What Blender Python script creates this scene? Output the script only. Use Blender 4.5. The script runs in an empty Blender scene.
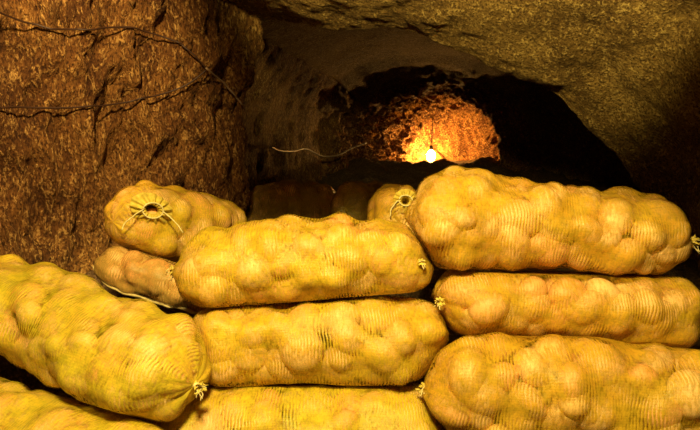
import bpy, math, random
import numpy as np
from mathutils import Vector, Matrix, noise
from mathutils.bvhtree import BVHTree

scene = bpy.context.scene
COL = scene.collection
F = 620.0
PITCH = math.atan(105 / F)
CAM = np.array([0.0, 0.0, 1.05])
cp, sp = math.cos(PITCH), math.sin(PITCH)


def ray(px, py):
    a, b = (px - 350) / F, (215 - py) / F
    d = np.array([a, cp + b * sp, -sp + b * cp])
    return d


def P(px, py, Y):
    """the place at depth Y that lies in the direction of a photo pixel"""
    d = ray(px, py)
    return CAM + d * (Y / d[1])


# ------------------------------------------------------------------ helpers
def tag(o, label=None, cat=None, group=None, kind=None):
    if label: o['label'] = label
    if cat: o['category'] = cat
    if group: o['group'] = group
    if kind: o['kind'] = kind
    return o


def mesh_obj(name, verts, faces, mat, parent=None, smooth=True, uvs=None):
    me = bpy.data.meshes.new(name)
    me.from_pydata([tuple(map(float, v)) for v in verts], [], faces)
    me.validate()
    if smooth:
        me.polygons.foreach_set('use_smooth', [True] * len(me.polygons))
    if uvs is not None:
        lay = me.uv_layers.new(name='UVMap')
        li = np.zeros(len(me.loops), dtype=np.int32)
        me.loops.foreach_get('vertex_index', li)
        lay.data.foreach_set('uv', uvs[li].astype(np.float32).ravel())
    me.update()
    me.materials.append(mat)
    o = bpy.data.objects.new(name, me)
    COL.objects.link(o)
    if parent is not None:
        o.parent = parent
    return o


def empty(name, loc):
    o = bpy.data.objects.new(name, None)
    o.empty_display_size = 0.05
    o.location = loc
    COL.objects.link(o)
    return o


class MB:
    def __init__(s): s.v = []; s.f = []

    def tube(s, pts, r, n=6, closed=False):
        pts = [Vector(p) for p in pts]
        m = len(pts)
        rr = r if hasattr(r, '__len__') else [r] * m
        up = Vector((0.13, 0.2, 1)).normalized()
        b0 = len(s.v)
        for i, p in enumerate(pts):
            t = (pts[(i + 1) % m if closed else min(i + 1, m - 1)] - pts[(i - 1) % m if closed else max(i - 1, 0)])
            t = t.normalized() if t.length > 1e-9 else Vector((1, 0, 0))
            a = t.cross(up)
            if a.length < 1e-3: a = t.cross(Vector((1, 0, 0)))
            a.normalize(); b = t.cross(a)
            for k in range(n):
                q = 2 * math.pi * k / n
                s.v.append(p + (a * math.cos(q) + b * math.sin(q)) * rr[i])
        for i in range(m if closed else m - 1):
            for k in range(n):
                i2 = (i + 1) % m; k2 = (k + 1) % n
                s.f.append((b0 + i * n + k, b0 + i * n + k2, b0 + i2 * n + k2, b0 + i2 * n + k))
        if not closed:
            s.f.append(tuple(b0 + k for k in range(n))[::-1])
            s.f.append(tuple(b0 + (m - 1) * n + k for k in range(n)))

    def lathe(s, prof, org, axis=Vector((0, 0, 1)), n=20):
        axis = Vector(axis).normalized()
        a = axis.cross(Vector((0.3, 1, 0.1))).normalized(); b = axis.cross(a)
        b0 = len(s.v)
        for (r, h) in prof:
            for k in range(n):
                q = 2 * math.pi * k / n
                s.v.append(Vector(org) + axis * h + (a * math.cos(q) + b * math.sin(q)) * r)
        for i in range(len(prof) - 1):
            for k in range(n):
                k2 = (k + 1) % n
                s.f.append((b0 + i * n + k, b0 + i * n + k2, b0 + (i + 1) * n + k2, b0 + (i + 1) * n + k))

    def build(s, name, mat, parent=None, org=(0, 0, 0)):
        org = Vector(org)
        return mesh_obj(name, [v - org for v in s.v], s.f, mat, parent)


def spline(pts, n):
    """Catmull-Rom through pts (array k x 3), n samples"""
    pts = np.asarray(pts, float)
    k = len(pts)
    ext = np.vstack([2 * pts[0] - pts[1], pts, 2 * pts[-1] - pts[-2]])
    t = np.linspace(0, k - 1, n)
    i = np.minimum(t.astype(int), k - 2)
    u = (t - i)
    u = u.reshape((-1,) + (1,) * (pts.ndim - 1))
    p0, p1, p2, p3 = ext[i], ext[i + 1], ext[i + 2], ext[i + 3]
    return 0.5 * ((2 * p1) + (-p0 + p2) * u + (2 * p0 - 5 * p1 + 4 * p2 - p3) * u ** 2 + (-p0 + 3 * p1 - 3 * p2 + p3) * u ** 3)


def resample(pts, n):
    d = spline(pts, 40 * (len(pts)))
    s = np.r_[0, np.cumsum(np.linalg.norm(np.diff(d, axis=0), axis=1))]
    t = np.linspace(0, s[-1], n)
    return np.stack([np.interp(t, s, d[:, c]) for c in range(3)], 1)


# ------------------------------------------------------------------ materials
def new_mat(name):
    m = bpy.data.materials.new(name)
    m.use_nodes = True
    nt = m.node_tree
    for nd in list(nt.nodes): nt.nodes.remove(nd)
    return m, nt


def N(nt, typ, **kw):
    nd = nt.nodes.new(typ)
    for k, v in kw.items():
        if k in nd.inputs: nd.inputs[k].default_value = v
        else: setattr(nd, k, v)
    return nd


def ramp(nt, fac, stops):
    r = nt.nodes.new('ShaderNodeValToRGB')
    el = r.color_ramp.elements
    while len(el) < len(stops): el.new(0.5)
    for e, (p, c) in zip(el, stops):
        e.position = p; e.color = (*c, 1) if len(c) == 3 else c
    nt.links.new(fac, r.inputs[0])
    return r.outputs[0]


def mixc(nt, fac, a, b, mode='MIX'):
    m = nt.nodes.new('ShaderNodeMix'); m.data_type = 'RGBA'; m.blend_type = mode
    if isinstance(fac, (int, float)): m.inputs[0].default_value = fac
    else: nt.links.new(fac, m.inputs[0])
    for s, x in ((6, a), (7, b)):
        if isinstance(x, tuple): m.inputs[s].default_value = (*x, 1)
        else: nt.links.new(x, m.inputs[s])
    return m.outputs[2]


def mth(nt, op, a, b=None):
    m = nt.nodes.new('ShaderNodeMath'); m.operation = op
    for s, x in ((0, a), (1, b)):
        if x is None: continue
        if isinstance(x, (int, float)): m.inputs[s].default_value = x
        else: nt.links.new(x, m.inputs[s])
    return m.outputs[0]


def rock_mat(name, dark, mid, light, spot, sc=1.0, bump=0.5, stretch=(1, 1, 1)):
    m, nt = new_mat(name)
    L = nt.links
    geo = N(nt, 'ShaderNodeNewGeometry')
    mp = N(nt, 'ShaderNodeMapping'); mp.inputs['Scale'].default_value = stretch
    L.new(geo.outputs['Position'], mp.inputs['Vector'])
    co = mp.outputs[0]
    n1 = N(nt, 'ShaderNodeTexNoise', Scale=5.0 * sc, Detail=8.0, Roughness=0.65); L.new(co, n1.inputs['Vector'])
    n2 = N(nt, 'ShaderNodeTexNoise', Scale=26.0 * sc, Detail=6.0, Roughness=0.7, Distortion=0.6); L.new(co, n2.inputs['Vector'])
    n3 = N(nt, 'ShaderNodeTexNoise', Scale=70.0 * sc, Detail=4.0, Roughness=0.7); L.new(co, n3.inputs['Vector'])
    c1 = ramp(nt, n1.outputs[0], [(0.30, dark), (0.5, mid), (0.72, light)])
    c2 = ramp(nt, n2.outputs[0], [(0.35, dark), (0.52, mid), (0.66, light)])
    n0 = N(nt, 'ShaderNodeTexNoise', Scale=2.6, Detail=6.0, Roughness=0.7, Distortion=0.8); L.new(co, n0.inputs['Vector'])
    c0 = ramp(nt, n0.outputs[0], [(0.40, dark), (0.50, mid), (0.62, light)])
    c = mixc(nt, 0.45, mixc(nt, 0.45, c1, c2), c0)
    sm = ramp(nt, mth(nt, 'MULTIPLY', n2.outputs[0], n3.outputs[0]), [(0.27, (0, 0, 0)), (0.36, (1, 1, 1))])
    c = mixc(nt, mth(nt, 'MULTIPLY', sm, 0.75), c, spot)
    sm2 = ramp(nt, n3.outputs[0], [(0.40, (1, 1, 1)), (0.50, (0, 0, 0))])
    c = mixc(nt, mth(nt, 'MULTIPLY', sm2, 0.85), c, tuple(x * 0.5 for x in dark))
    h = mth(nt, 'ADD', mth(nt, 'MULTIPLY', n2.outputs[0], 1.0), mth(nt, 'MULTIPLY', n3.outputs[0], 0.5))
    h = mth(nt, 'ADD', h, mth(nt, 'MULTIPLY', n1.outputs[0], 1.5))
    b = N(nt, 'ShaderNodeBump', Strength=bump, Distance=0.05); L.new(h, b.inputs['Height'])
    p = N(nt, 'ShaderNodeBsdfPrincipled', Roughness=0.85)
    p.inputs['Specular IOR Level'].default_value = 0.25
    L.new(c, p.inputs['Base Color']); L.new(b.outputs[0], p.inputs['Normal'])
    o = N(nt, 'ShaderNodeOutputMaterial'); L.new(p.outputs[0], o.inputs[0])
    return m


def net_mat(name, base, alt, open_=0.5):
    """woven gauze of a potato sack, UV in metres: U along the sack, V around it"""
    m, nt = new_mat(name)
    L = nt.links
    uv = N(nt, 'ShaderNodeUVMap'); uv.uv_map = 'UVMap'
    dn = N(nt, 'ShaderNodeTexNoise', Scale=9.0, Detail=3.0); L.new(uv.outputs[0], dn.inputs['Vector'])
    sub = N(nt, 'ShaderNodeVectorMath', operation='SUBTRACT'); L.new(dn.outputs['Color'], sub.inputs[0]); sub.inputs[1].default_value = (0.5, 0.5, 0.5)
    scl = N(nt, 'ShaderNodeVectorMath', operation='SCALE'); L.new(sub.outputs[0], scl.inputs[0]); scl.inputs['Scale'].default_value = 0.028
    ad = N(nt, 'ShaderNodeVectorMath', operation='ADD'); L.new(uv.outputs[0], ad.inputs[0]); L.new(scl.outputs[0], ad.inputs[1])
    sep = N(nt, 'ShaderNodeSeparateXYZ'); L.new(ad.outputs[0], sep.inputs[0])
    # ribs across the sack, and finer threads along it
    wu = mth(nt, 'SINE', mth(nt, 'MULTIPLY', sep.outputs[0], 2 * math.pi / 0.0088))
    rn = N(nt, 'ShaderNodeTexNoise', Scale=8.0, Detail=2.0); mp0 = N(nt, 'ShaderNodeMapping'); mp0.inputs['Location'].default_value = (7.3, 2.1, 0); L.new(uv.outputs[0], mp0.inputs['Vector']); L.new(mp0.outputs[0], rn.inputs['Vector'])
    rib = ramp(nt, rn.outputs[0], [(0.47, (0.05, 0.05, 0.05)), (0.66, (1.3, 1.3, 1.3))])
    wu = mth(nt, 'MULTIPLY', wu, rib)
    wv = mth(nt, 'SINE', mth(nt, 'MULTIPLY', sep.outputs[1], 2 * math.pi / 0.0080))
    # where the weave has slid apart
    on = N(nt, 'ShaderNodeTexNoise', Scale=7.0, Detail=3.0, Roughness=0.6); L.new(uv.outputs[0], on.inputs['Vector'])
    opn = ramp(nt, on.outputs[0], [(0.40, (0, 0, 0)), (0.66, (1, 1, 1))])
    fine = N(nt, 'ShaderNodeTexNoise', Scale=75.0, Detail=4.0, Roughness=0.75); 
    mp = N(nt, 'ShaderNodeMapping'); mp.inputs['Scale'].default_value = (1.6, 0.5, 1); L.new(uv.outputs[0], mp.inputs['Vector']); L.new(mp.outputs[0], fine.inputs['Vector'])
    s = mth(nt, 'ADD', mth(nt, 'MULTIPLY', wu, 0.6), mth(nt, 'MULTIPLY', wv, 0.08))
    s = mth(nt, 'ADD', s, mth(nt, 'MULTIPLY', mth(nt, 'SUBTRACT', fine.outputs[0], 0.5), 3.6))
    at = N(nt, 'ShaderNodeAttribute'); at.attribute_name = 'stretch'
    s = mth(nt, 'ADD', s, mth(nt, 'SUBTRACT', 0.92, mth(nt, 'MULTIPLY', opn, 0.5 + open_)))
    s = mth(nt, 'SUBTRACT', s, mth(nt, 'MULTIPLY', at.outputs['Fac'], 0.30))
    cover = N(nt, 'ShaderNodeMapRange'); L.new(s, cover.inputs[0])
    cover.inputs[1].default_value = -0.45; cover.inputs[2].default_value = 0.85
    cover.inputs[3].default_value = 0.10; cover.inputs[4].default_value = 0.90
    cn = N(nt, 'ShaderNodeTexNoise', Scale=5.0, Detail=4.0, Roughness=0.6); L.new(uv.outputs[0], cn.inputs['Vector'])
    cf = ramp(nt, cn.outputs[0], [(0.35, (0, 0, 0)), (0.65, (1, 1, 1))])
    c = mixc(nt, cf, base, alt)
    mn = N(nt, 'ShaderNodeTexNoise', Scale=34.0, Detail=5.0, Roughness=0.7); L.new(uv.outputs[0], mn.inputs['Vector'])
    mf = ramp(nt, mn.outputs[0], [(0.40, (1, 1, 1)), (0.60, (0, 0, 0))])
    c = mixc(nt, mth(nt, 'MULTIPLY', mf, 0.7), c, (base[0] * 0.55, base[1] * 0.60, base[2] * 0.5))
    c = mixc(nt, mth(nt, 'MULTIPLY', mth(nt, 'ADD', mth(nt, 'MULTIPLY', wu, 0.5), 0.5), 0.25), c, tuple(min(1, x * 0.45) for x in base))
    bm = N(nt, 'ShaderNodeBump', Strength=0.35, Distance=0.003)
    L.new(s, bm.inputs['Height'])
    p = N(nt, 'ShaderNodeBsdfPrincipled', Roughness=0.38)
    p.inputs['Specular IOR Level'].default_value = 0.5
    L.new(c, p.inputs['Base Color']); L.new(bm.outputs[0], p.inputs['Normal']); L.new(cover.outputs[0], p.inputs['Alpha'])
    o = N(nt, 'ShaderNodeOutputMaterial'); L.new(p.outputs[0], o.inputs[0])
    return m


def plain_mat(name, c, rough=0.6, noise_c=None, sc=30.0, spec=0.4, metal=0.0):
    m, nt = new_mat(name)
    L = nt.links
    p = N(nt, 'ShaderNodeBsdfPrincipled', Roughness=rough, Metallic=metal)
    p.inputs['Specular IOR Level'].default_value = spec
    tc = N(nt, 'ShaderNodeTexCoord')
    n = N(nt, 'ShaderNodeTexNoise', Scale=sc, Detail=5.0, Roughness=0.6); L.new(tc.outputs['Object'], n.inputs['Vector'])
    cc = ramp(nt, n.outputs[0], [(0.35, c), (0.65, noise_c or tuple(x * 0.7 for x in c))])
    L.new(cc, p.inputs['Base Color'])
    b = N(nt, 'ShaderNodeBump', Strength=0.3, Distance=0.002); L.new(n.outputs[0], b.inputs['Height']); L.new(b.outputs[0], p.inputs['Normal'])
    o = N(nt, 'ShaderNodeOutputMaterial'); L.new(p.outputs[0], o.inputs[0])
    return m


def potato_mat():
    m, nt = new_mat('potato_skin')
    L = nt.links
    tc = N(nt, 'ShaderNodeTexCoord'); oi = N(nt, 'ShaderNodeObjectInfo')
    n = N(nt, 'ShaderNodeTexNoise', Scale=22.0, Detail=5.0, Roughness=0.65); L.new(tc.outputs['Object'], n.inputs['Vector'])
    a = ramp(nt, oi.outputs['Random'], [(0.0, (0.92, 0.46, 0.14)), (0.5, (0.97, 0.68, 0.28)), (1.0, (0.93, 0.62, 0.18))])
    b = ramp(nt, oi.outputs['Random'], [(0.0, (0.72, 0.33, 0.10)), (1.0, (0.80, 0.46, 0.16))])
    f = ramp(nt, n.outputs[0], [(0.42, (0, 0, 0)), (0.72, (1, 1, 1))])
    c = mixc(nt, f, a, b)
    p = N(nt, 'ShaderNodeBsdfPrincipled', Roughness=0.5); L.new(c, p.inputs['Base Color'])
    bm = N(nt, 'ShaderNodeBump', Strength=0.3, Distance=0.003); L.new(n.outputs[0], bm.inputs['Height']); L.new(bm.outputs[0], p.inputs['Normal'])
    o = N(nt, 'ShaderNodeOutputMaterial'); L.new(p.outputs[0], o.inputs[0])
    return m


M_WALL = rock_mat('red_brown_rock', (0.07, 0.024, 0.007), (0.26, 0.115, 0.026), (0.50, 0.26, 0.06), (0.85, 0.55, 0.17), 1.15, 1.0, (1.4, 1.4, 0.6))
M_CEIL = rock_mat('olive_brown_rock', (0.12, 0.062, 0.014), (0.30, 0.175, 0.040), (0.50, 0.32, 0.08), (0.80, 0.56, 0.17), 1.5, 1.0)
M_FAR = rock_mat('chiselled_rock', (0.04, 0.012, 0.004), (0.26, 0.10, 0.025), (0.55, 0.28, 0.08), (0.7, 0.42, 0.14), 0.8, 1.0)
M_FLOOR = rock_mat('packed_dirt', (0.05, 0.03, 0.012), (0.12, 0.07, 0.028), (0.2, 0.12, 0.05), (0.3, 0.2, 0.1), 1.5, 0.8)
M_NET = net_mat('yellow_gauze', (0.84, 0.58, 0.03), (0.84, 0.46, 0.04), 0.6)
M_NET2 = net_mat('ochre_gauze', (0.80, 0.50, 0.03), (0.76, 0.38, 0.03), 0.7)
M_NETG = net_mat('lime_gauze', (0.84, 0.66, 0.035), (0.86, 0.54, 0.04), 0.5)
M_NETD = net_mat('shaded_olive_gauze', (0.50, 0.38, 0.04), (0.50, 0.26, 0.04), 0.3)  # gauze colour darkened to stand for the shade on the rear sacks
M_NETT = net_mat('tan_gauze', (0.80, 0.52, 0.13), (0.70, 0.36, 0.09), 0.9)
M_POT = potato_mat()
M_TWINE = plain_mat('cream_twine', (0.85, 0.74, 0.38), 0.7, (0.62, 0.5, 0.2), 80)
M_SELV = plain_mat('cream_selvage', (0.82, 0.68, 0.34), 0.7, (0.6, 0.45, 0.16), 60)
M_RUFF = plain_mat('bunched_gauze', (0.78, 0.60, 0.10), 0.6, (0.52, 0.38, 0.05), 60)
M_CABLE = plain_mat('black_cable', (0.04, 0.018, 0.009), 0.5)
M_CABLEG = plain_mat('grey_cable', (0.30, 0.22, 0.14), 0.5)
M_SOCKET = plain_mat('black_socket', (0.02, 0.018, 0.015), 0.4)


# ------------------------------------------------------------------ the cave
def sstep(a, b, x):
    t = np.clip((x - a) / (b - a), 0, 1)
    return t * t * (3 - 2 * t)


def floor_h(x, y):
    """height of the tunnel floor: low in front, a ledge behind the front sacks"""
    h = 0.055 + 0.04 * sstep(0.1, 0.5, x) * (1 - sstep(1.7, 1.95, y))
    h = h + 0.17 * sstep(1.98, 2.10, y) + 0.19 * sstep(2.32, 2.5, y)
    h = h + 0.07 * sstep(5.6, 6.3, y) - 0.10 * sstep(6.7, 7.2, y)
    return h


def W(x, y, z): return np.array([x, y, z])


SECT = [
    # (left wall bottom -> corner), (ceiling left -> right), (right wall top -> bottom)
    ([W(-1.75, -1.6, -.15), W(-1.9, -1.6, 1.0), W(-1.7, -1.6, 2.1)], [W(-1.0, -1.6, 2.5), W(0, -1.6, 2.65), W(1.0, -1.6, 2.5)], [W(1.6, -1.6, 2.1), W(1.85, -1.6, 1.0), W(1.7, -1.6, -.15)]),
    ([W(-1.75, 0.1, -.15), W(-1.85, 0.1, 1.0), W(-1.65, 0.1, 2.1)], [W(-1.0, 0.1, 2.5), W(0, 0.1, 2.6), W(1.0, 0.1, 2.5)], [W(1.5, 0.1, 2.1), W(1.8, 0.1, 1.0), W(1.65, 0.1, -.15)]),
    ([W(-1.62, 1.2, -.15), W(-1.68, 1.2, 0.9), W(-1.5, 1.2, 1.95)], [W(-.9, 1.2, 2.25), W(0, 1.15, 2.35), W(.85, 1.15, 2.2)], [W(1.35, 1.2, 1.8), W(1.55, 1.3, 0.9), W(1.5, 1.3, -.15)]),
    ([W(-1.48, 1.8, -.15), W(-1.52, 1.85, 0.8), W(-1.38, 1.8, 1.8)], [W(-.8, 1.75, 2.0), W(0.05, 1.7, 2.05), W(.75, 1.7, 1.9)], [W(1.2, 1.85, 1.5), W(1.38, 1.95, 0.85), W(1.36, 2.0, -.15)]),
    ([W(-1.28, 2.25, -.1), W(-1.30, 2.28, 0.75), W(-1.18, 2.2, 1.66)], [W(-.70, 2.2, 1.76), W(.05, 2.1, 1.80), W(.70, 2.1, 1.66)], [W(1.12, 2.25, 1.30), W(1.33, 2.35, 0.80), W(1.36, 2.4, -.1)]),
    ([P(150, 330, 2.70), P(145, 150, 2.70), P(168, -28, 2.62)], [P(300, -12, 2.52), P(400, -6, 2.5), P(500, 10, 2.5)], [P(600, 70, 2.56), P(672, 170, 2.62), P(700, 320, 2.65)]),
    ([P(228, 300, 2.98), P(254, 150, 3.05), P(262, 20, 3.00)], [P(325, 27, 2.85), P(400, 34, 2.80), P(462, 52, 2.80)], [P(550, 96, 2.82), P(625, 172, 2.85), P(668, 290, 2.88)]),
    ([W(-.80, 3.22, .2), W(-.75, 3.22, .9), W(-.62, 3.20, 1.50)], [W(-.2, 3.10, 1.58), W(.3, 3.05, 1.57), W(.62, 3.05, 1.50)], [W(1.35, 3.05, 1.35), W(1.85, 3.08, .9), W(1.95, 3.1, .2)]),
    ([W(-.66, 4.2, .2), W(-.66, 4.2, .9), W(-.42, 4.2, 1.42)], [W(-.05, 4.2, 1.58), W(.45, 4.2, 1.62), W(1.0, 4.2, 1.52)], [W(2.1, 4.2, 1.40), W(2.6, 4.2, .9), W(2.7, 4.2, .2)]),
    ([P(312, 190, 5.5), P(312, 120, 5.5), P(335, 80, 5.5)], [P(370, 62, 5.5), P(430, 55, 5.5), P(490, 64, 5.5)], [P(560, 80, 5.5), P(610, 125, 5.5), P(620, 190, 5.5)]),
    ([P(352, 180, 6.6), P(352, 140, 6.6), P(374, 116, 6.6)], [P(402, 102, 6.6), P(436, 95, 6.6), P(468, 99, 6.5)], [P(490, 112, 6.4), P(502, 138, 6.35), P(505, 180, 6.35)]),
    ([P(372, 178, 7.3), P(372, 142, 7.3), P(388, 112, 7.3)], [P(415, 96, 7.3), P(445, 88, 7.3), P(478, 90, 7.1)], [P(505, 105, 7.0), P(522, 138, 7.0), P(525, 178, 7.0)]),
    ([P(390, 175, 8.0), P(392, 150, 8.0), P(405, 125, 8.0)], [P(425, 110, 8.0), P(450, 102, 8.0), P(475, 106, 8.0)], [P(498, 118, 7.9), P(510, 145, 7.9), P(510, 175, 7.9)]),
    ([P(420, 172, 8.35), P(420, 160, 8.35), P(425, 148, 8.4)], [P(435, 138, 8.45), P(448, 132, 8.45), P(460, 134, 8.45)], [P(472, 144, 8.4), P(480, 158, 8.35), P(480, 172, 8.35)]),
    ([P(446, 168, 8.5), P(446, 164, 8.5), P(447, 162, 8.5)], [P(448, 161, 8.5), P(449, 160, 8.5), P(450, 160, 8.5)], [P(451, 162, 8.5), P(452, 164, 8.5), P(452, 168, 8.5)]),
]
NL, NC, NR = 66, 130, 66
rings = []
for L_, C_, R_ in SECT:
    l = resample(L_, NL)
    c = resample([L_[-1]] + C_ + [R_[0]], NC)
    r = resample(R_, NR)
    rings.append(np.vstack([l, c[1:-1], r]))
rings = np.array(rings)
# samples along the tunnel, denser from the visible part on
KS = []
dens = [6, 8, 14, 22, 40, 40, 26, 34, 34, 30, 34, 28, 18, 8]
grid = []
for i, n in enumerate(dens):
    ext = np.concatenate([[2 * rings[0] - rings[1]], rings, [2 * rings[-1] - rings[-2]]])
    p0, p1, p2, p3 = ext[i], ext[i + 1], ext[i + 2], ext[i + 3]
    for k in range(n):
        u = k / n
        cr = 0.5 * ((2 * p1) + (-p0 + p2) * u + (2 * p0 - 5 * p1 + 4 * p2 - p3) * u ** 2 + (-p0 + 3 * p1 - 3 * p2 + p3) * u ** 3)
        grid.append(0.6 * cr + 0.4 * (p1 * (1 - u) + p2 * u))
grid.append(rings[-1])
G = np.array(grid)
gu = np.gradient(G, axis=0); gv = np.gradient(G, axis=1)
nrm = np.cross(gu, gv)
nrm /= np.linalg.norm(nrm, axis=2, keepdims=True) + 1e-12
cen = G.mean(axis=1, keepdims=True)
sgn = np.sign(np.sum((cen - G) * nrm, axis=2, keepdims=True).mean())
nrm *= sgn          # towards the inside of the tunnel
disp = np.zeros(G.shape[:2])
for i in range(G.shape[0]):
    for j in range(G.shape[1]):
        p = G[i, j]
        far = min(max((p[1] - 5.8) / 0.8, 0), 1)
        left = 1.0 if j < NL else 0.0
        v = Vector(p)
        a = noise.fractal(v * 1.7, 0.9, 2.0, 3) * 0.045
        if left:
            q = Vector((p[0] * 6, p[1] * 6, p[2] * 2.6))
            a += (abs(noise.noise(q * 0.8)) * -0.15) + noise.fractal(q * 2.6, 0.8, 2.1, 4) * 0.05
            a += max(0, noise.noise(Vector((p[0] * 3.1 + 5, p[1] * 3.1, p[2] * 2.0)))) * 0.07
        else:
            a += noise.fractal(v * 7, 0.8, 2.1, 4) * 0.018 - abs(noise.noise(v * 3.3)) * 0.03
        if far:
            q = Vector((p[0] * 4.5, p[1] * 9.0, p[2] * 9.0))
            gr = math.sin((p[1] + 0.10 * noise.noise(v * 3.0)) * 2 * math.pi / 0.085 + 2.5 * noise.noise(v * 5.0))
            a += far * (0.55 if p[1] < 7.0 else 1.0) * (noise.noise(q) * 0.035 + noise.noise(q * 2.2) * 0.06 + gr * 0.045)
        edge = 1.0
        if 3.15 < p[1] < 5.8: a *= 0.3
        if p[1] > 8.2: edge = 0.5
        disp[i, j] = a * edge
G2 = G + nrm * disp[..., None]


def strip(name, j0, j1, i0, i1, mat, label):
    v = G2[i0:i1 + 1, j0:j1 + 1]
    ni, nj = v.shape[:2]
    fs = [(a * nj + b, a * nj + b + 1, (a + 1) * nj + b + 1, (a + 1) * nj + b) for a in range(ni - 1) for b in range(nj - 1)]
    if sgn < 0: fs = [f[::-1] for f in fs]
    o = mesh_obj(name, v.reshape(-1, 3), fs, mat)
    return tag(o, label, kind='structure')


I_FAR = sum(dens[:10]) - 12
NT = G2.shape[1] - 1
i_last = G2.shape[0] - 1
o_wl = strip('wall_left', 0, NL - 1, 0, I_FAR, M_WALL, 'rough red-brown rock face of the tunnel on the left')
o_ce = strip('ceiling', NL - 1, NL + NC - 3, 0, I_FAR, M_CEIL, 'low olive-brown rock vault over the potato sacks')
o_wr = strip('wall_right', NL + NC - 3, NT, 0, I_FAR, M_CEIL, 'olive-brown rock side of the tunnel on the right')
o_wb = strip('wall_back', 0, NT, I_FAR, i_last, M_FAR, 'chisel-marked rock hollow at the far end, glowing orange around the bulb')
# wall closing the cellar behind the viewer
bv = [tuple(p) for p in G2[0]]
o_wf = mesh_obj('wall_front', bv, [tuple(range(len(bv)))], M_CEIL, smooth=False)
tag(o_wf, 'rock wall closing the cellar behind the viewer', kind='structure')

xs = np.linspace(-2.4, 3.0, 130); ys = np.r_[np.linspace(-1.7, 1.5, 30)[:-1], np.linspace(1.5, 9.0, 200)]
fv = []
for y in ys:
    for x in xs:
        z = float(floor_h(x, y))
        amp = 0.012 if y < 2.0 else 0.03
        if 2.5 < y < 3.4: amp = 0.012
        z += noise.fractal(Vector((x * 4, y * 4, 0.3)), 0.8, 2.0, 4) * amp - amp * 0.6
        if 5.6 < y < 7.2: z += 0.10 * noise.noise(Vector((x * 3.2, y * 2.0, 9))) + 0.05 * abs(noise.noise(Vector((x * 9, y * 7, 4))))
        if y > 6: z += max(0, noise.noise(Vector((x * 5, y * 5, 3)))) * 0.03
        fv.append((x, y, z))
nx = len(xs)
ff = [(a * nx + b, a * nx + b + 1, (a + 1) * nx + b + 1, (a + 1) * nx + b) for a in range(len(ys) - 1) for b in range(nx - 1)]
o_fl = mesh_obj('floor', fv, ff, M_FLOOR)
tag(o_fl, 'dark packed dirt floor of the tunnel behind the sacks', kind='structure')

# ------------------------------------------------------------------ potatoes and sacks
POTS = []
for k in range(6):
    rnd = random.Random(100 + k)
    v = []; f = []
    nu_, nv_ = 10, 14
    for i in range(nu_ + 1):
        t = math.pi * i / nu_
        for j in range(nv_):
            q = 2 * math.pi * j / nv_
            p = Vector((math.cos(t), math.sin(t) * math.cos(q), math.sin(t) * math.sin(q)))
            # a shade smaller than the ellipsoid the gauze is laid over
            v.append(p * (0.975 + 0.035 * min(0, noise.noise(p * 1.8 + Vector((k * 7, 0, 0))))))
    for i in range(nu_):
        for j in range(nv_):
            j2 = (j + 1) % nv_
            f.append((i * nv_ + j, i * nv_ + j2, (i + 1) * nv_ + j2, (i + 1) * nv_ + j))
    me = bpy.data.meshes.new('potato'); me.from_pydata([tuple(p) for p in v], [], f)
    me.polygons.foreach_set('use_smooth', [True] * len(f)); me.materials.append(M_POT)
    POTS.append(me)


class Sack:
    def __init__(s, name, A, B, ry, rz, mat, label, seed, sag=0.0, side=0.0, prof=None, psize=0.058, cap=0.72, zc=0.0, twist=0.0, drop=0.0):
        s.name, s.mat, s.label, s.seed = name, mat, label, seed
        A, B = np.array(A), np.array(B)
        s.C = (A + B) / 2 + np.array([0, 0, zc]); s.L = np.linalg.norm(B - A)
        X = (B - A) / s.L; Zt = np.array([0, 0, 1.0]); Y = np.cross(Zt, X); Y /= np.linalg.norm(Y); Z = np.cross(X, Y)
        s.X, s.Y, s.Z = X, Y, Z
        s.ry, s.rz, s.sag, s.side = ry, rz, sag, side
        s.prof = prof or [0.95, 1.0, 1.0, 1.0, 0.95]
        s.c = cap * max(ry, rz); s.a = s.L / 2 - s.c
        s.psize = psize; s.planes = []; s.pm = max(s.prof)

    def scale_at(s, x):
        t = np.clip((x / s.L + 0.5), 0, 1) * (len(s.prof) - 1)
        return np.interp(t, np.arange(len(s.prof)), s.prof)

    def off(s, x):
        t = x / (s.L / 2)
        return s.sag * (1 - t ** 2), s.side * (1 - t ** 2)

    def world(s, p):
        x, y, z = p[..., 0], p[..., 1], p[..., 2]
        dz, dy = s.off(x)
        return s.C + x[..., None] * s.X + (y + dy)[..., None] * s.Y + (z + dz)[..., None] * s.Z

    def base(s, u, v):
        """u 0..1 along, v angle -> local surface point and local origin"""
        cl = 1.35 * s.c
        tot = 2 * s.a + 2 * cl
        t = u * tot
        th = np.where(t < cl, (1 - t / cl), np.where(t > tot - cl, (t - (tot - cl)) / cl, 0)) * math.pi / 2
        side = np.where(t < cl, -1, 1)
        xo = np.where(t < cl, -s.a, np.where(t > tot - cl, s.a, t - cl - s.a))
        x = xo + side * s.c * np.sin(th)
        rad = np.maximum(np.cos(th), 0) ** 0.55
        k = s.scale_at(x)
        sd = s.seed * 1.7
        k = k * (1 + 0.06 * np.sin(x * 11 + sd + 1.3 * np.sin(v + sd)) + 0.04 * np.sin(x * 19 + 2 * v + 2 * sd) + 0.03 * np.sin(3 * v + sd))
        cs, sn = np.cos(v), np.sin(v)
        q = 2.35
        rr = (np.abs(cs) ** q + np.abs(sn) ** q) ** (-1 / q)
        y = s.ry * k * rad * cs * rr; z = s.rz * k * rad * sn * rr
        return np.stack([x, y, z], -1), np.stack([xo, 0 * x, 0 * x], -1)

    def support(s, n):
        return math.sqrt((s.ry * n @ s.Y) ** 2 + (s.rz * n @ s.Z) ** 2 + (s.c * 1.0 * n @ s.X) ** 2) * s.pm

    def axis_pts(s):
        x = np.linspace(-s.a, s.a, 25)
        return s.world(np.stack([x, 0 * x, 0 * x], -1))


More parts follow.
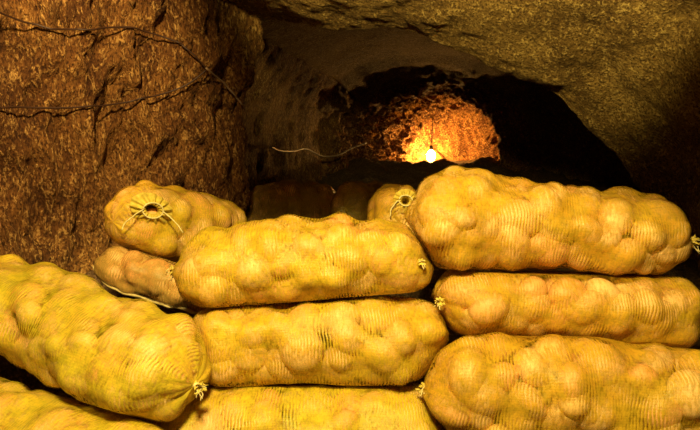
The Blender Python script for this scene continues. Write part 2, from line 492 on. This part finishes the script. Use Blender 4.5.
def contacts(sacks):
    for i, a in enumerate(sacks):
        fp = a.axis_pts()
        fz = max(float(floor_h(p[0], p[1])) for p in fp) + 0.004
        a.planes.append((np.array([0, 0, fz]), np.array([0, 0, -1.0])))
        for b in sacks[i + 1:]:
            pa, pb = a.axis_pts(), b.axis_pts()
            D = np.linalg.norm(pa[:, None] - pb[None], axis=2)
            k = np.unravel_index(D.argmin(), D.shape)
            d = D[k]; n = (pb[k[1]] - pa[k[0]]) / d
            ra, rb = a.support(n), b.support(n)
            if d < ra + rb + 0.10:
                c = pa[k[0]] + n * d * ra / (ra + rb)
                a.planes.append((c - n * 0.0015, n)); b.planes.append((c + n * 0.0015, -n))


def build_sack(s, NU=120, NV=128):
    rng = np.random.default_rng(s.seed)
    rnd = random.Random(s.seed)
    # --- potatoes packed against the gauze
    pots = []
    cen_l = []
    for _ in range(9000):
        if len(cen_l) >= 95: break
        u, v = rng.random(), rng.random() * 2 * math.pi
        b, o = s.base(np.array(u), np.array(v))
        d = b - o; r = np.linalg.norm(d)
        if r < 0.03: continue
        ps = s.psize * rng.uniform(0.68, 1.2)
        if all(np.linalg.norm(b - c[0]) > (ps + c[1]) * 0.80 for c in cen_l):
            cen_l.append((b, ps, o, d / r, r))
    for b, ps, o, d, r in cen_l:
        sx, sy, sz = ps * rng.uniform(1.0, 1.3), ps * rng.uniform(0.82, 1.0), ps * rng.uniform(0.75, 0.92)
        inset = rng.uniform(0.0, 0.016) if rng.random() < 0.7 else rng.uniform(0.014, 0.034)
        c_l = o + d * max(r - sz - inset, 0.0)
        cw = s.world(c_l[None])[0]
        dw = s.X * d[0] + s.Y * d[1] + s.Z * d[2]
        # frame: sz along dw, long axis tangential at random
        t = np.cross(dw, rng.normal(size=3)); t /= np.linalg.norm(t)
        b2 = np.cross(dw, t)
        R = np.stack([t, b2, dw], 1)
        for _it in range(2):
            for pc, n in s.planes:
                sup = math.sqrt((sx * n @ t) ** 2 + (sy * n @ b2) ** 2 + (sz * n @ dw) ** 2) + 0.003
                over = (cw - pc) @ n + sup
                if over > 0: cw = cw - n * over
        pots.append((cw, R, np.array([sx, sy, sz])))
    # --- gauze laid over them
    u = np.linspace(0, 1, NU); v = np.linspace(0, 2 * math.pi, NV, endpoint=False)
    U, V = np.meshgrid(u, v, indexing='ij')
    bl, ol = s.base(U, V)
    bw, ow = s.world(bl), s.world(ol)
    # keep directions defined at the tips
    d = bw - ow; r0 = np.linalg.norm(d, axis=2); d = d / r0[..., None]
    obs = np.full(U.shape, -1.0)
    for c, R, sc in pots:
        oo = (ow - c) @ R / sc; dd = d @ R / sc
        A = (dd ** 2).sum(-1); B = (oo * dd).sum(-1); Cc = (oo ** 2).sum(-1) - 1
        disc = B * B - A * Cc
        h = np.where(disc > 0, (-B + np.sqrt(np.maximum(disc, 0))) / A, -1)
        obs = np.maximum(obs, h)
    wr = 0.0
    h = np.maximum(obs, r0 - 0.035)
    for it in range(24):
        av = (np.roll(h, 1, 1) + np.roll(h, -1, 1) + np.vstack([h[1:2], h[:-1]]) + np.vstack([h[1:], h[-2:-1]])) / 4
        h = np.maximum(obs, av)
    for it in range(2):
        av = (np.roll(h, 1, 1) + np.roll(h, -1, 1) + np.vstack([h[1:2], h[:-1]]) + np.vstack([h[1:], h[-2:-1]])) / 4
        h = 0.5 * h + 0.5 * av
    ph = rng.random(3) * 6
    # slack creases running along the gauze
    cr = np.sin(V * 9 + 3 * np.sin(U * 5 + ph[0]) + ph[1]) * np.sin(U * 9 + 2 * np.sin(V * 2) + ph[2])
    h = h + 0.002 * cr + 0.0025
    h = np.maximum(h, obs + 0.0015)
    for pc, n in s.planes:
        dn = d @ n
        lim = ((pc - ow) @ n) / np.where(dn > 1e-4, dn, 1e9)
        ok = dn > 1e-3
        lim = np.where(ok, np.maximum(lim, 0.01), 9.0)
        h = np.where(h > lim, lim, h)
    h[0] = h[0].mean(); h[-1] = h[-1].mean()
    pw = ow + d * h[..., None]
    s.tip = (pw[0].mean(0), pw[-1].mean(0))
    base_pt = Vector((float(s.C[0]), float(s.C[1]), float(pw[..., 2].min())))
    root = empty(s.name, base_pt)
    tag(root, s.label, 'sack', 'net sacks of potatoes piled in the tunnel')
    vv = (pw - np.array(base_pt)).reshape(-1, 3)
    lu = U * (2 * s.a + 2.7 * s.c); circ = 2 * math.pi * (s.ry + s.rz) / 2
    # seam column duplicated for clean UVs
    vv = vv.reshape(NU, NV, 3); vv = np.concatenate([vv, vv[:, :1]], 1).reshape(-1, 3)
    uu = np.stack([np.concatenate([lu, lu[:, :1]], 1) + s.seed * 1.37, np.concatenate([V, V[:, :1] + 2 * math.pi], 1) / (2 * math.pi) * circ], -1).reshape(-1, 2)
    hole = getattr(s, 'hole', None)
    fs = []
    P3 = vv.reshape(NU, NV + 1, 3)
    if hole is not None:
        hp, hd, hr = hole(s, pw, d)
        s.hole_at = (hp, hd)
    for i in range(NU - 1):
        for j in range(NV):
            if hole is not None:
                q = (P3[i, j] + P3[i + 1, j + 1]) / 2 + np.array(base_pt) - hp
                if np.linalg.norm(q - hd * (q @ hd)) < hr and q @ hd > -0.1: continue
            fs.append((i * (NV + 1) + j, i * (NV + 1) + j + 1, (i + 1) * (NV + 1) + j + 1, (i + 1) * (NV + 1) + j))
    nb = mesh_obj('net_bag', vv, fs, s.mat, root, uvs=uu)
    st = np.exp(-np.maximum(h - obs - 0.0015, 0) / 0.004)
    st = np.concatenate([st, st[:, :1]], 1).ravel()
    if len(nb.data.vertices) == len(st):
        nb.data.attributes.new('stretch', 'FLOAT', 'POINT').data.foreach_set('value', st.astype(np.float32))
    for c, R, sc in pots:
        if hole is not None:
            q = c - s.hole_at[0]
            if np.linalg.norm(q - s.hole_at[1] * (q @ s.hole_at[1])) < 0.065 and q @ s.hole_at[1] > -0.13: continue
        o = bpy.data.objects.new('potato', POTS[rnd.randrange(6)])
        COL.objects.link(o); o.parent = root
        Mx = Matrix([[*(R[0] * sc)], [*(R[1] * sc)], [*(R[2] * sc)]]).to_4x4()
        Mx.translation = Vector(c) - base_pt
        o.matrix_local = Mx
    s.root, s.basept = root, base_pt
    s.pw = pw
    return root


def fringe(s, end, at, out, size=0.03, seed=1, strands=7):
    """bunched end of the gauze with loose threads, tied round with twine"""
    rnd = random.Random(seed)
    at = Vector(at); out = Vector(out).normalized()
    a = out.cross(Vector((0.1, 0.2, 1))).normalized(); b = out.cross(a)
    mb = MB()
    n = 40; prof = [(-0.35, 1.0), (0.0, 0.55), (0.25, 0.33), (0.5, 0.30), (0.9, 0.62), (1.3, 0.95), (1.25, 0.80), (0.8, 0.42)]
    for i, (hh, r) in enumerate(prof):
        for k in range(n):
            q = 2 * math.pi * k / n
            w = 1 + (0.28 * math.sin(7 * q + seed) + 0.14 * math.sin(12 * q + 2 * seed)) * min(1, 0.5 + abs(hh))
            jig = 0.22 * math.sin(5 * q + seed) if hh > 1 else 0
            mb.v.append(at + out * size * (hh + jig) + (a * math.cos(q) + b * math.sin(q) * 0.7) * size * r * w)
    for i in range(len(prof) - 1):
        for k in range(n):
            k2 = (k + 1) % n
            mb.f.append((i * n + k, i * n + k2, (i + 1) * n + k2, (i + 1) * n + k))
    mb.f.append(tuple((len(prof) - 1) * n + k for k in range(n)))
    mb.build('bunched_end', M_RUFF, s.root, s.basept)
    tw = MB()
    for lp in range(2):
        tw.tube([at + out * size * (0.32 + 0.12 * lp) + (a * math.cos(t) + b * math.sin(t) * 0.72) * size * 0.42 for t in [2 * math.pi * k / 18 for k in range(18)]], 0.0022, 6, True)
    for k in range(strands):
        q = rnd.uniform(0, 6.28); p = at + out * size * 0.9 + (a * math.cos(q) + b * math.sin(q)) * size * 0.5
        dirn = (out * rnd.uniform(0.4, 1) + a * rnd.uniform(-.8, .8) + b * rnd.uniform(-.8, .8)).normalized()
        pts = [p]
        for j in range(5):
            dirn = (dirn + Vector((rnd.uniform(-.5, .5), rnd.uniform(-.5, .5), rnd.uniform(-.5, .2)))).normalized()
            pts.append(pts[-1] + dirn * size * 0.28)
        tw.tube(pts, 0.0014, 5)
    tw.build('tie_twine', M_TWINE, s.root, s.basept)


def mouth(s, r=0.022, seed=3, strings=2):
    """gathered drawstring mouth: a puckered ring of gauze round a dark hole"""
    hp, hd = s.hole_at
    at, out = Vector(hp), Vector(hd).normalized()
    a = out.cross(Vector((0.1, 0.2, 1))).normalized(); b = out.cross(a)
    mb = MB(); n = 72
    prof = [(2.5, -0.75), (2.1, -0.30), (1.8, 0.0), (1.5, 0.30), (1.25, 0.50), (1.0, 0.50), (0.82, 0.30), (0.72, -0.3), (0.80, -1.4), (0.75, -3.2), (0.05, -4.2)]
    for i, (rr, hh) in enumerate(prof):
        for k in range(n):
            q = 2 * math.pi * k / n
            pl = math.sin(13 * q + seed + 0.6 * math.sin(3 * q))
            amp = 0.16 if 1 <= i <= 6 else 0.05
            mb.v.append(at + out * r * (hh + amp * 1.6 * pl) + (a * math.cos(q) * 1.15 + b * math.sin(q) * 0.9) * r * rr * (1 + 0.5 * amp * pl + 0.12 * math.sin(2 * q + seed)))
    for i in range(len(prof) - 1):
        for k in range(n):
            k2 = (k + 1) % n
            mb.f.append((i * n + k, i * n + k2, (i + 1) * n + k2, (i + 1) * n + k))
    mb.build('gathered_mouth', M_RUFF, s.root, s.basept)
    tw = MB()
    tw.tube([at + out * r * 0.72 + (a * math.cos(t) * 1.2 + b * math.sin(t) * 0.95) * r * 1.15 for t in [2 * math.pi * k / 24 for k in range(24)]], 0.0028, 6, True)
    rnd = random.Random(seed)
    for k in range(strings):
        g = (-1) ** k
        pts = [at + out * r * 0.75 + a * r * 1.3 * g]
        dr = (a * g * 0.8 - Vector((0, 0, 1)) * 0.4 + out * 0.3).normalized()
        for j in range(7):
            dr = (dr + Vector((rnd.uniform(-.35, .35), rnd.uniform(-.2, .1), -0.15))).normalized()
            pts.append(pts[-1] + dr * r * 0.6)
        tw.tube(pts, 0.0024, 6)
    tw.build('drawstring', M_TWINE, s.root, s.basept)


SX = {}
def add(key, *a, **k): SX[key] = Sack('potato_sack', *a, **k)

add('M1', P(176, 270, 1.80), P(432, 258, 1.82), .175, .148, M_NET, 'yellow net sack of potatoes topmost of the middle stack, below the far glow', 11, sag=0.0, prof=[.72, .98, 1.06, .98, .94, .86])
add('M2', P(181, 346, 1.74), P(450, 335, 1.77), .17, .142, M_NET, 'yellow net sack of potatoes second from the top of the middle stack', 12, sag=0.0, prof=[.9, 1.03, .96, 1.0, 1.03, .9])
add('M3', P(141, 429, 1.66), P(444, 424, 1.68), .17, .144, M_NETG, 'greenish yellow net sack at the foot of the middle stack, cut by the picture edge', 13, prof=[.95, 1.03, 1, .96, 1.02, .95])
add('R1', P(410, 220, 1.82), P(681, 240, 1.87), .165, .146, M_NET2, 'ochre net sack of potatoes on top of the right stack, the highest of the pile', 14, sag=0.004, prof=[1.0, 1.11, 1.08, .97, 1.10, 1.02, .92, .94, .98, .96, .90])
add('R2', P(435, 294, 1.80), P(696, 312, 1.83), .17, .140, M_NET2, 'ochre net sack squeezed in the middle of the right stack', 15, sag=0.0, prof=[.9, 1, .97, 1.03, .96])
add('R3', P(424, 384, 1.64), P(735, 402, 1.64), .18, .176, M_NET2, 'big ochre net sack at the bottom of the right stack with open weave', 16, prof=[.93, 1.03, 1, .97, 1.02])
add('L1', P(-28, 286, 1.98), P(194, 384, 1.50), .180, .145, M_NETG, 'bright yellow-green net sack lying aslant on the left, its end toward the viewer', 17, prof=[.95, 1.02, .98, 1.03, .92])
add('L2', P(-70, 410, 1.75), P(156, 482, 1.38), .17, .142, M_NETG, 'yellow net sack in the bottom left corner under the slanting sack', 18)
add('B1', P(114, 222, 2.08), P(238, 226, 2.56), .160, .138, M_NET, 'rounded yellow net sack with a puckered drawstring hole, by the red rock wall', 19, prof=[1.0, 1.12, 1.05, .90, .75])
add('B2', P(98, 256, 2.12), P(270, 310, 2.06), .110, .092, M_NETT, 'flat tan net sack with a cream seam edge, wedged behind the middle sacks', 20, prof=[.7, 1, 1, 1, 1], psize=.045)
add('C1', P(402, 226, 2.14), P(392, 208, 2.78), .120, .128, M_NET2, 'olive-yellow sack end with a small dark hole, peeping between the two stacks', 21, prof=[.9, 1, 1, 1, .9])
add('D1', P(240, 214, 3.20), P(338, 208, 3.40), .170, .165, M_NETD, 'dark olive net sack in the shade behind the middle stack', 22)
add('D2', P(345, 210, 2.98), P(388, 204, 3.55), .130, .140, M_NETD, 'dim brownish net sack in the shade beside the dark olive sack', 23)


def hole_at_px(px, py, r):
    def f(s, pw, d):
        # where the viewer's line of sight through this spot meets the gauze
        dr = ray(px, py); dr = dr / np.linalg.norm(dr)
        q = pw - CAM
        t = q @ dr
        dist = np.linalg.norm(q - t[..., None] * dr, axis=2) + (t - t.min()) * 0.35
        k = np.unravel_index(dist.argmin(), dist.shape)
        n = d[k] * 0.5 - dr * 0.5 - np.array([0, 0, 0.30])
        return pw[k], n / np.linalg.norm(n), r
    return f


SX['B1'].hole = hole_at_px(153, 210, 0.034)
SX['C1'].hole = hole_at_px(405, 200, 0.026)
contacts(list(SX.values()))
for s in SX.values(): build_sack(s)
mouth(SX['B1'], 0.024, 3); mouth(SX['C1'], 0.017, 5)


def tipfr(key, end, size, seed, strands=7, up=0.0, fy=0.25):
    s = SX[key]; p = s.tip[end]; out = (s.X if end else -s.X) + np.array([0, -fy, up])
    p = p - np.array([0, 0.02 * (fy > 1), 0])
    out = out / np.linalg.norm(out)
    fringe(s, end, p - out * size * 0.05, out, size, seed, strands)


tipfr('M1', 0, 0.020, 1); fringe(SX['M1'], 1, P(421, 262, 1.70), (0.1, -1, 0.1), 0.012, 2, 5)
tipfr('M3', 0, 0.022, 4)
tipfr('R1', 1, 0.026, 5, 12); fringe(SX['R2'], 0, P(440, 301, 1.70), (-0.1, -1, 0.0), 0.013, 6, 6); tipfr('R3', 0, 0.016, 7, fy=1.8)
tipfr('L1', 1, 0.020, 8); tipfr('L2', 1, 0.022, 9)
tipfr('D1', 0, 0.022, 10, 9); tipfr('D2', 0, 0.024, 11, 12); tipfr('R2', 1, 0.02, 13)
# seam edge of the flat sack
s = SX['B2']
NUs, NVs = s.pw.shape[:2]
vi = int(NVs * 0.56)
cand = []
for i in range(4, NUs - 6):
    row = s.pw[i]
    rel = row - CAM
    dep = rel[:, 1] * cp - rel[:, 2] * sp
    px_ = F * rel[:, 0] / dep; py_ = -F * (rel[:, 1] * sp + rel[:, 2] * cp) / dep
    k = int(np.argmax(py_ * 0.85 - px_ * 0.53))
    cand.append(row[k] + np.array([-0.003, -0.004, 0.002]))
cand = np.array(cand)
for _ in range(60): cand[1:-1] = (cand[:-2] + cand[1:-1] * 2 + cand[2:]) / 4
mb = MB()
outv = np.array([0, -0.8, -0.5])
for i, p in enumerate(cand):
    w = 0.006 + 0.002 * math.sin(i * 0.5)
    for (o1, o2) in ((-.002, .004), (w, 0.0035 + .001 * math.sin(i * .9)), (w, -0.0035 + .001 * math.sin(i * .9)), (-.002, -.004)):
        mb.v.append(Vector(p + outv * o1 + np.array([0, 0, 1]) * o2))
for i in range(len(cand) - 1):
    for k in range(4):
        mb.f.append((i * 4 + k, i * 4 + (k + 1) % 4, (i + 1) * 4 + (k + 1) % 4, (i + 1) * 4 + k))
tag(mb.build('seam_edge', M_SELV, s.root, s.basept), 'cream seam edge')

# ------------------------------------------------------------------ cables on the rock
def bvh_of(objs):
    vs, ps = [], []
    for o in objs:
        b = len(vs)
        vs.extend(v.co.copy() for v in o.data.vertices)
        ps.extend(tuple(b + i for i in p.vertices) for p in o.data.polygons)
    return BVHTree.FromPolygons(vs, ps)


ROCK = bvh_of([o_wl, o_ce, o_wr, o_wb])


def on_rock(px, py, lift):
    d = Vector(ray(px, py)).normalized()
    hit, nn, _, dist = ROCK.ray_cast(Vector(CAM), d)
    if hit is None: return None
    return Vector(CAM) + d * (dist - lift)


def cable(pix, r, lift, mat, name, label, n=60):
    pp = [np.array([x, y, 0.0]) for x, y in pix]
    sm = spline(np.array(pp), n)
    pts = [p for p in (on_rock(q[0], q[1], lift) for q in sm) if p is not None]
    for _ in range(36 if n == 60 else 3):
        pts = [pts[0]] + [(pts[i - 1] + pts[i] * 2 + pts[i + 1]) / 4 for i in range(1, len(pts) - 1)] + [pts[-1]]
    for _ in range(4):
        pts = [pts[0]] + [(pts[i - 1] + pts[i] * 2 + pts[i + 1]) / 4 for i in range(1, len(pts) - 1)] + [pts[-1]]
        for i, p in enumerate(pts):
            q, qn, _, dd = ROCK.find_nearest(p)
            if q is not None:
                dirn = Vector(CAM) - p
                nn = qn if qn.dot(dirn) > 0 else -qn
                if (p - q).dot(nn) < r + 0.010: pts[i] = q + nn * (r + 0.012)
    org = pts[len(pts) // 2]
    mb = MB(); mb.tube(pts, r, 8)
    o = mb.build(name, mat, None, org); o.location = org
    return tag(o, label, 'cable')


cable([(-12, 105), (30, 108), (75, 108), (110, 105), (140, 100), (170, 92), (190, 84), (206, 70)], 0.0038, 0.035, M_CABLE, 'electric_cable', 'thin black cable sagging in a long curve across the red-brown rock wall')
cable([(-10, 8), (25, 24), (60, 31), (95, 28), (125, 26), (150, 33), (176, 40), (194, 54), (206, 68)], 0.0038, 0.035, M_CABLE, 'electric_cable', 'dark cable high on the red-brown rock wall, bending down to the corner')
cable([(206, 68), (222, 82), (232, 92), (238, 99), (242, 105)], 0.004, 0.045, M_CABLEG, 'electric_cable', 'short grey cable running down the dark corner of the left rock wall', 30)
hang = spline(np.array([P(*q) for q in ((270, 147, 3.6), (281, 151, 4.1), (294, 151, 4.6), (306, 149, 5.05), (322, 156, 5.4), (338, 155, 5.7), (352, 148, 6.0), (366, 143, 6.3))]), 60)
mb = MB(); mb.tube(hang, 0.008, 8); o = mb.build('electric_cable', M_CABLEG, None, hang[30]); o.location = hang[30]
tag(o, 'grey cable swooping along the shaded tunnel side toward the far glow', 'cable')

# ------------------------------------------------------------------ the bulb at the far end
bp = Vector(P(431, 154, 8.18))
root = empty('light_bulb', bp)
tag(root, 'glowing bulb hanging low at the far end of the tunnel', 'lamp')
m, nt = new_mat('glowing_glass')
e = N(nt, 'ShaderNodeEmission'); e.inputs[0].default_value = (1.0, 0.50, 0.11, 1); e.inputs[1].default_value = 640.0
oo = N(nt, 'ShaderNodeOutputMaterial'); nt.links.new(e.outputs[0], oo.inputs[0])
gb = MB()
gb.lathe([(r_ * 1.4, h_ * 1.4 - 0.019) for r_, h_ in [(0.001, -0.055), (0.02, -0.050), (0.036, -0.032), (0.042, -0.008), (0.038, 0.016), (0.026, 0.036), (0.016, 0.049)]], bp, n=24)
gb.build('glass_bulb', m, root, bp)
so = MB(); so.lathe([(0.001, 0.049), (0.022, 0.050), (0.024, 0.058), (0.024, 0.105), (0.014, 0.118), (0.001, 0.120)], bp, n=20)
so.build('socket', M_SOCKET, root, bp)
hit, _, _, dist = ROCK.ray_cast(bp + Vector((0, 0, 0.12)), Vector((0, 0, 1)))
top = hit if hit is not None else bp + Vector((0, 0, 0.5))
co = MB(); co.tube([bp + Vector((0, 0, 0.118)), bp + Vector((0.01, 0, 0.118 + (top.z - bp.z - 0.118) * 0.5)), Vector((bp.x + .012, bp.y, top.z))], 0.005, 8)
co.build('hanging_cord', M_CABLE, root, bp)

# ------------------------------------------------------------------ lights
def spot(loc, aim, power, angle, blend, size, col):
    l = bpy.data.lights.new('unseen_spot', 'SPOT'); l.energy = power; l.spot_size = math.radians(angle); l.spot_blend = blend
    l.shadow_soft_size = size; l.color = col
    o = bpy.data.objects.new('unseen_spot', l); COL.objects.link(o); o.location = loc
    o.rotation_euler = (Vector(aim) - Vector(loc)).to_track_quat('-Z', 'Y').to_euler()
    return o


WARM = (1.0, 0.77, 0.27)
def aim(el, az=0):
    el, az = math.radians(el), math.radians(az)
    return Vector((math.sin(az) * math.cos(el), math.cos(az) * math.cos(el), math.sin(el)))


A = Vector((-0.10, 0.30, 1.95))
spot(A, A + aim(-73), 325, 92, 0.16, 0.12, WARM)  # unseen main lamp, cone edge trimmed so the rear sacks stay dark
B = Vector((0.15, 1.15, 1.60))
spot(B, B + aim(20, 16), 165, 92, 0.3, 0.08, WARM)  # added unseen spot that only brightens the ceiling
Cc = Vector((-0.55, 1.15, 1.85))
spot(Cc, Vector((-1.25, 2.25, 1.28)), 235, 66, 0.6, 0.06, (1.0, 0.64, 0.25))  # added unseen spot that only brightens the left wall

w = bpy.data.worlds.new('World'); scene.world = w; w.use_nodes = True
w.node_tree.nodes['Background'].inputs[0].default_value = (0, 0, 0, 1)
w.node_tree.nodes['Background'].inputs[1].default_value = 0.0

# ------------------------------------------------------------------ camera
cd = bpy.data.cameras.new('Camera'); cam = bpy.data.objects.new('Camera', cd); COL.objects.link(cam)
cam.location = CAM; cam.rotation_euler = (math.pi / 2 - PITCH, 0, 0)
cd.sensor_fit = 'HORIZONTAL'; cd.sensor_width = 36; cd.lens = 36 * F / 700
cd.clip_start = 0.02; cd.clip_end = 100
scene.camera = cam
scene.view_settings.view_transform = 'Standard'; scene.view_settings.look = 'None'
scene.view_settings.exposure = 0.0; scene.view_settings.gamma = 1.0; scene.view_settings.use_curve_mapping = False
scene.cycles.transparent_max_bounces = 16
scene.cycles.max_bounces = 8
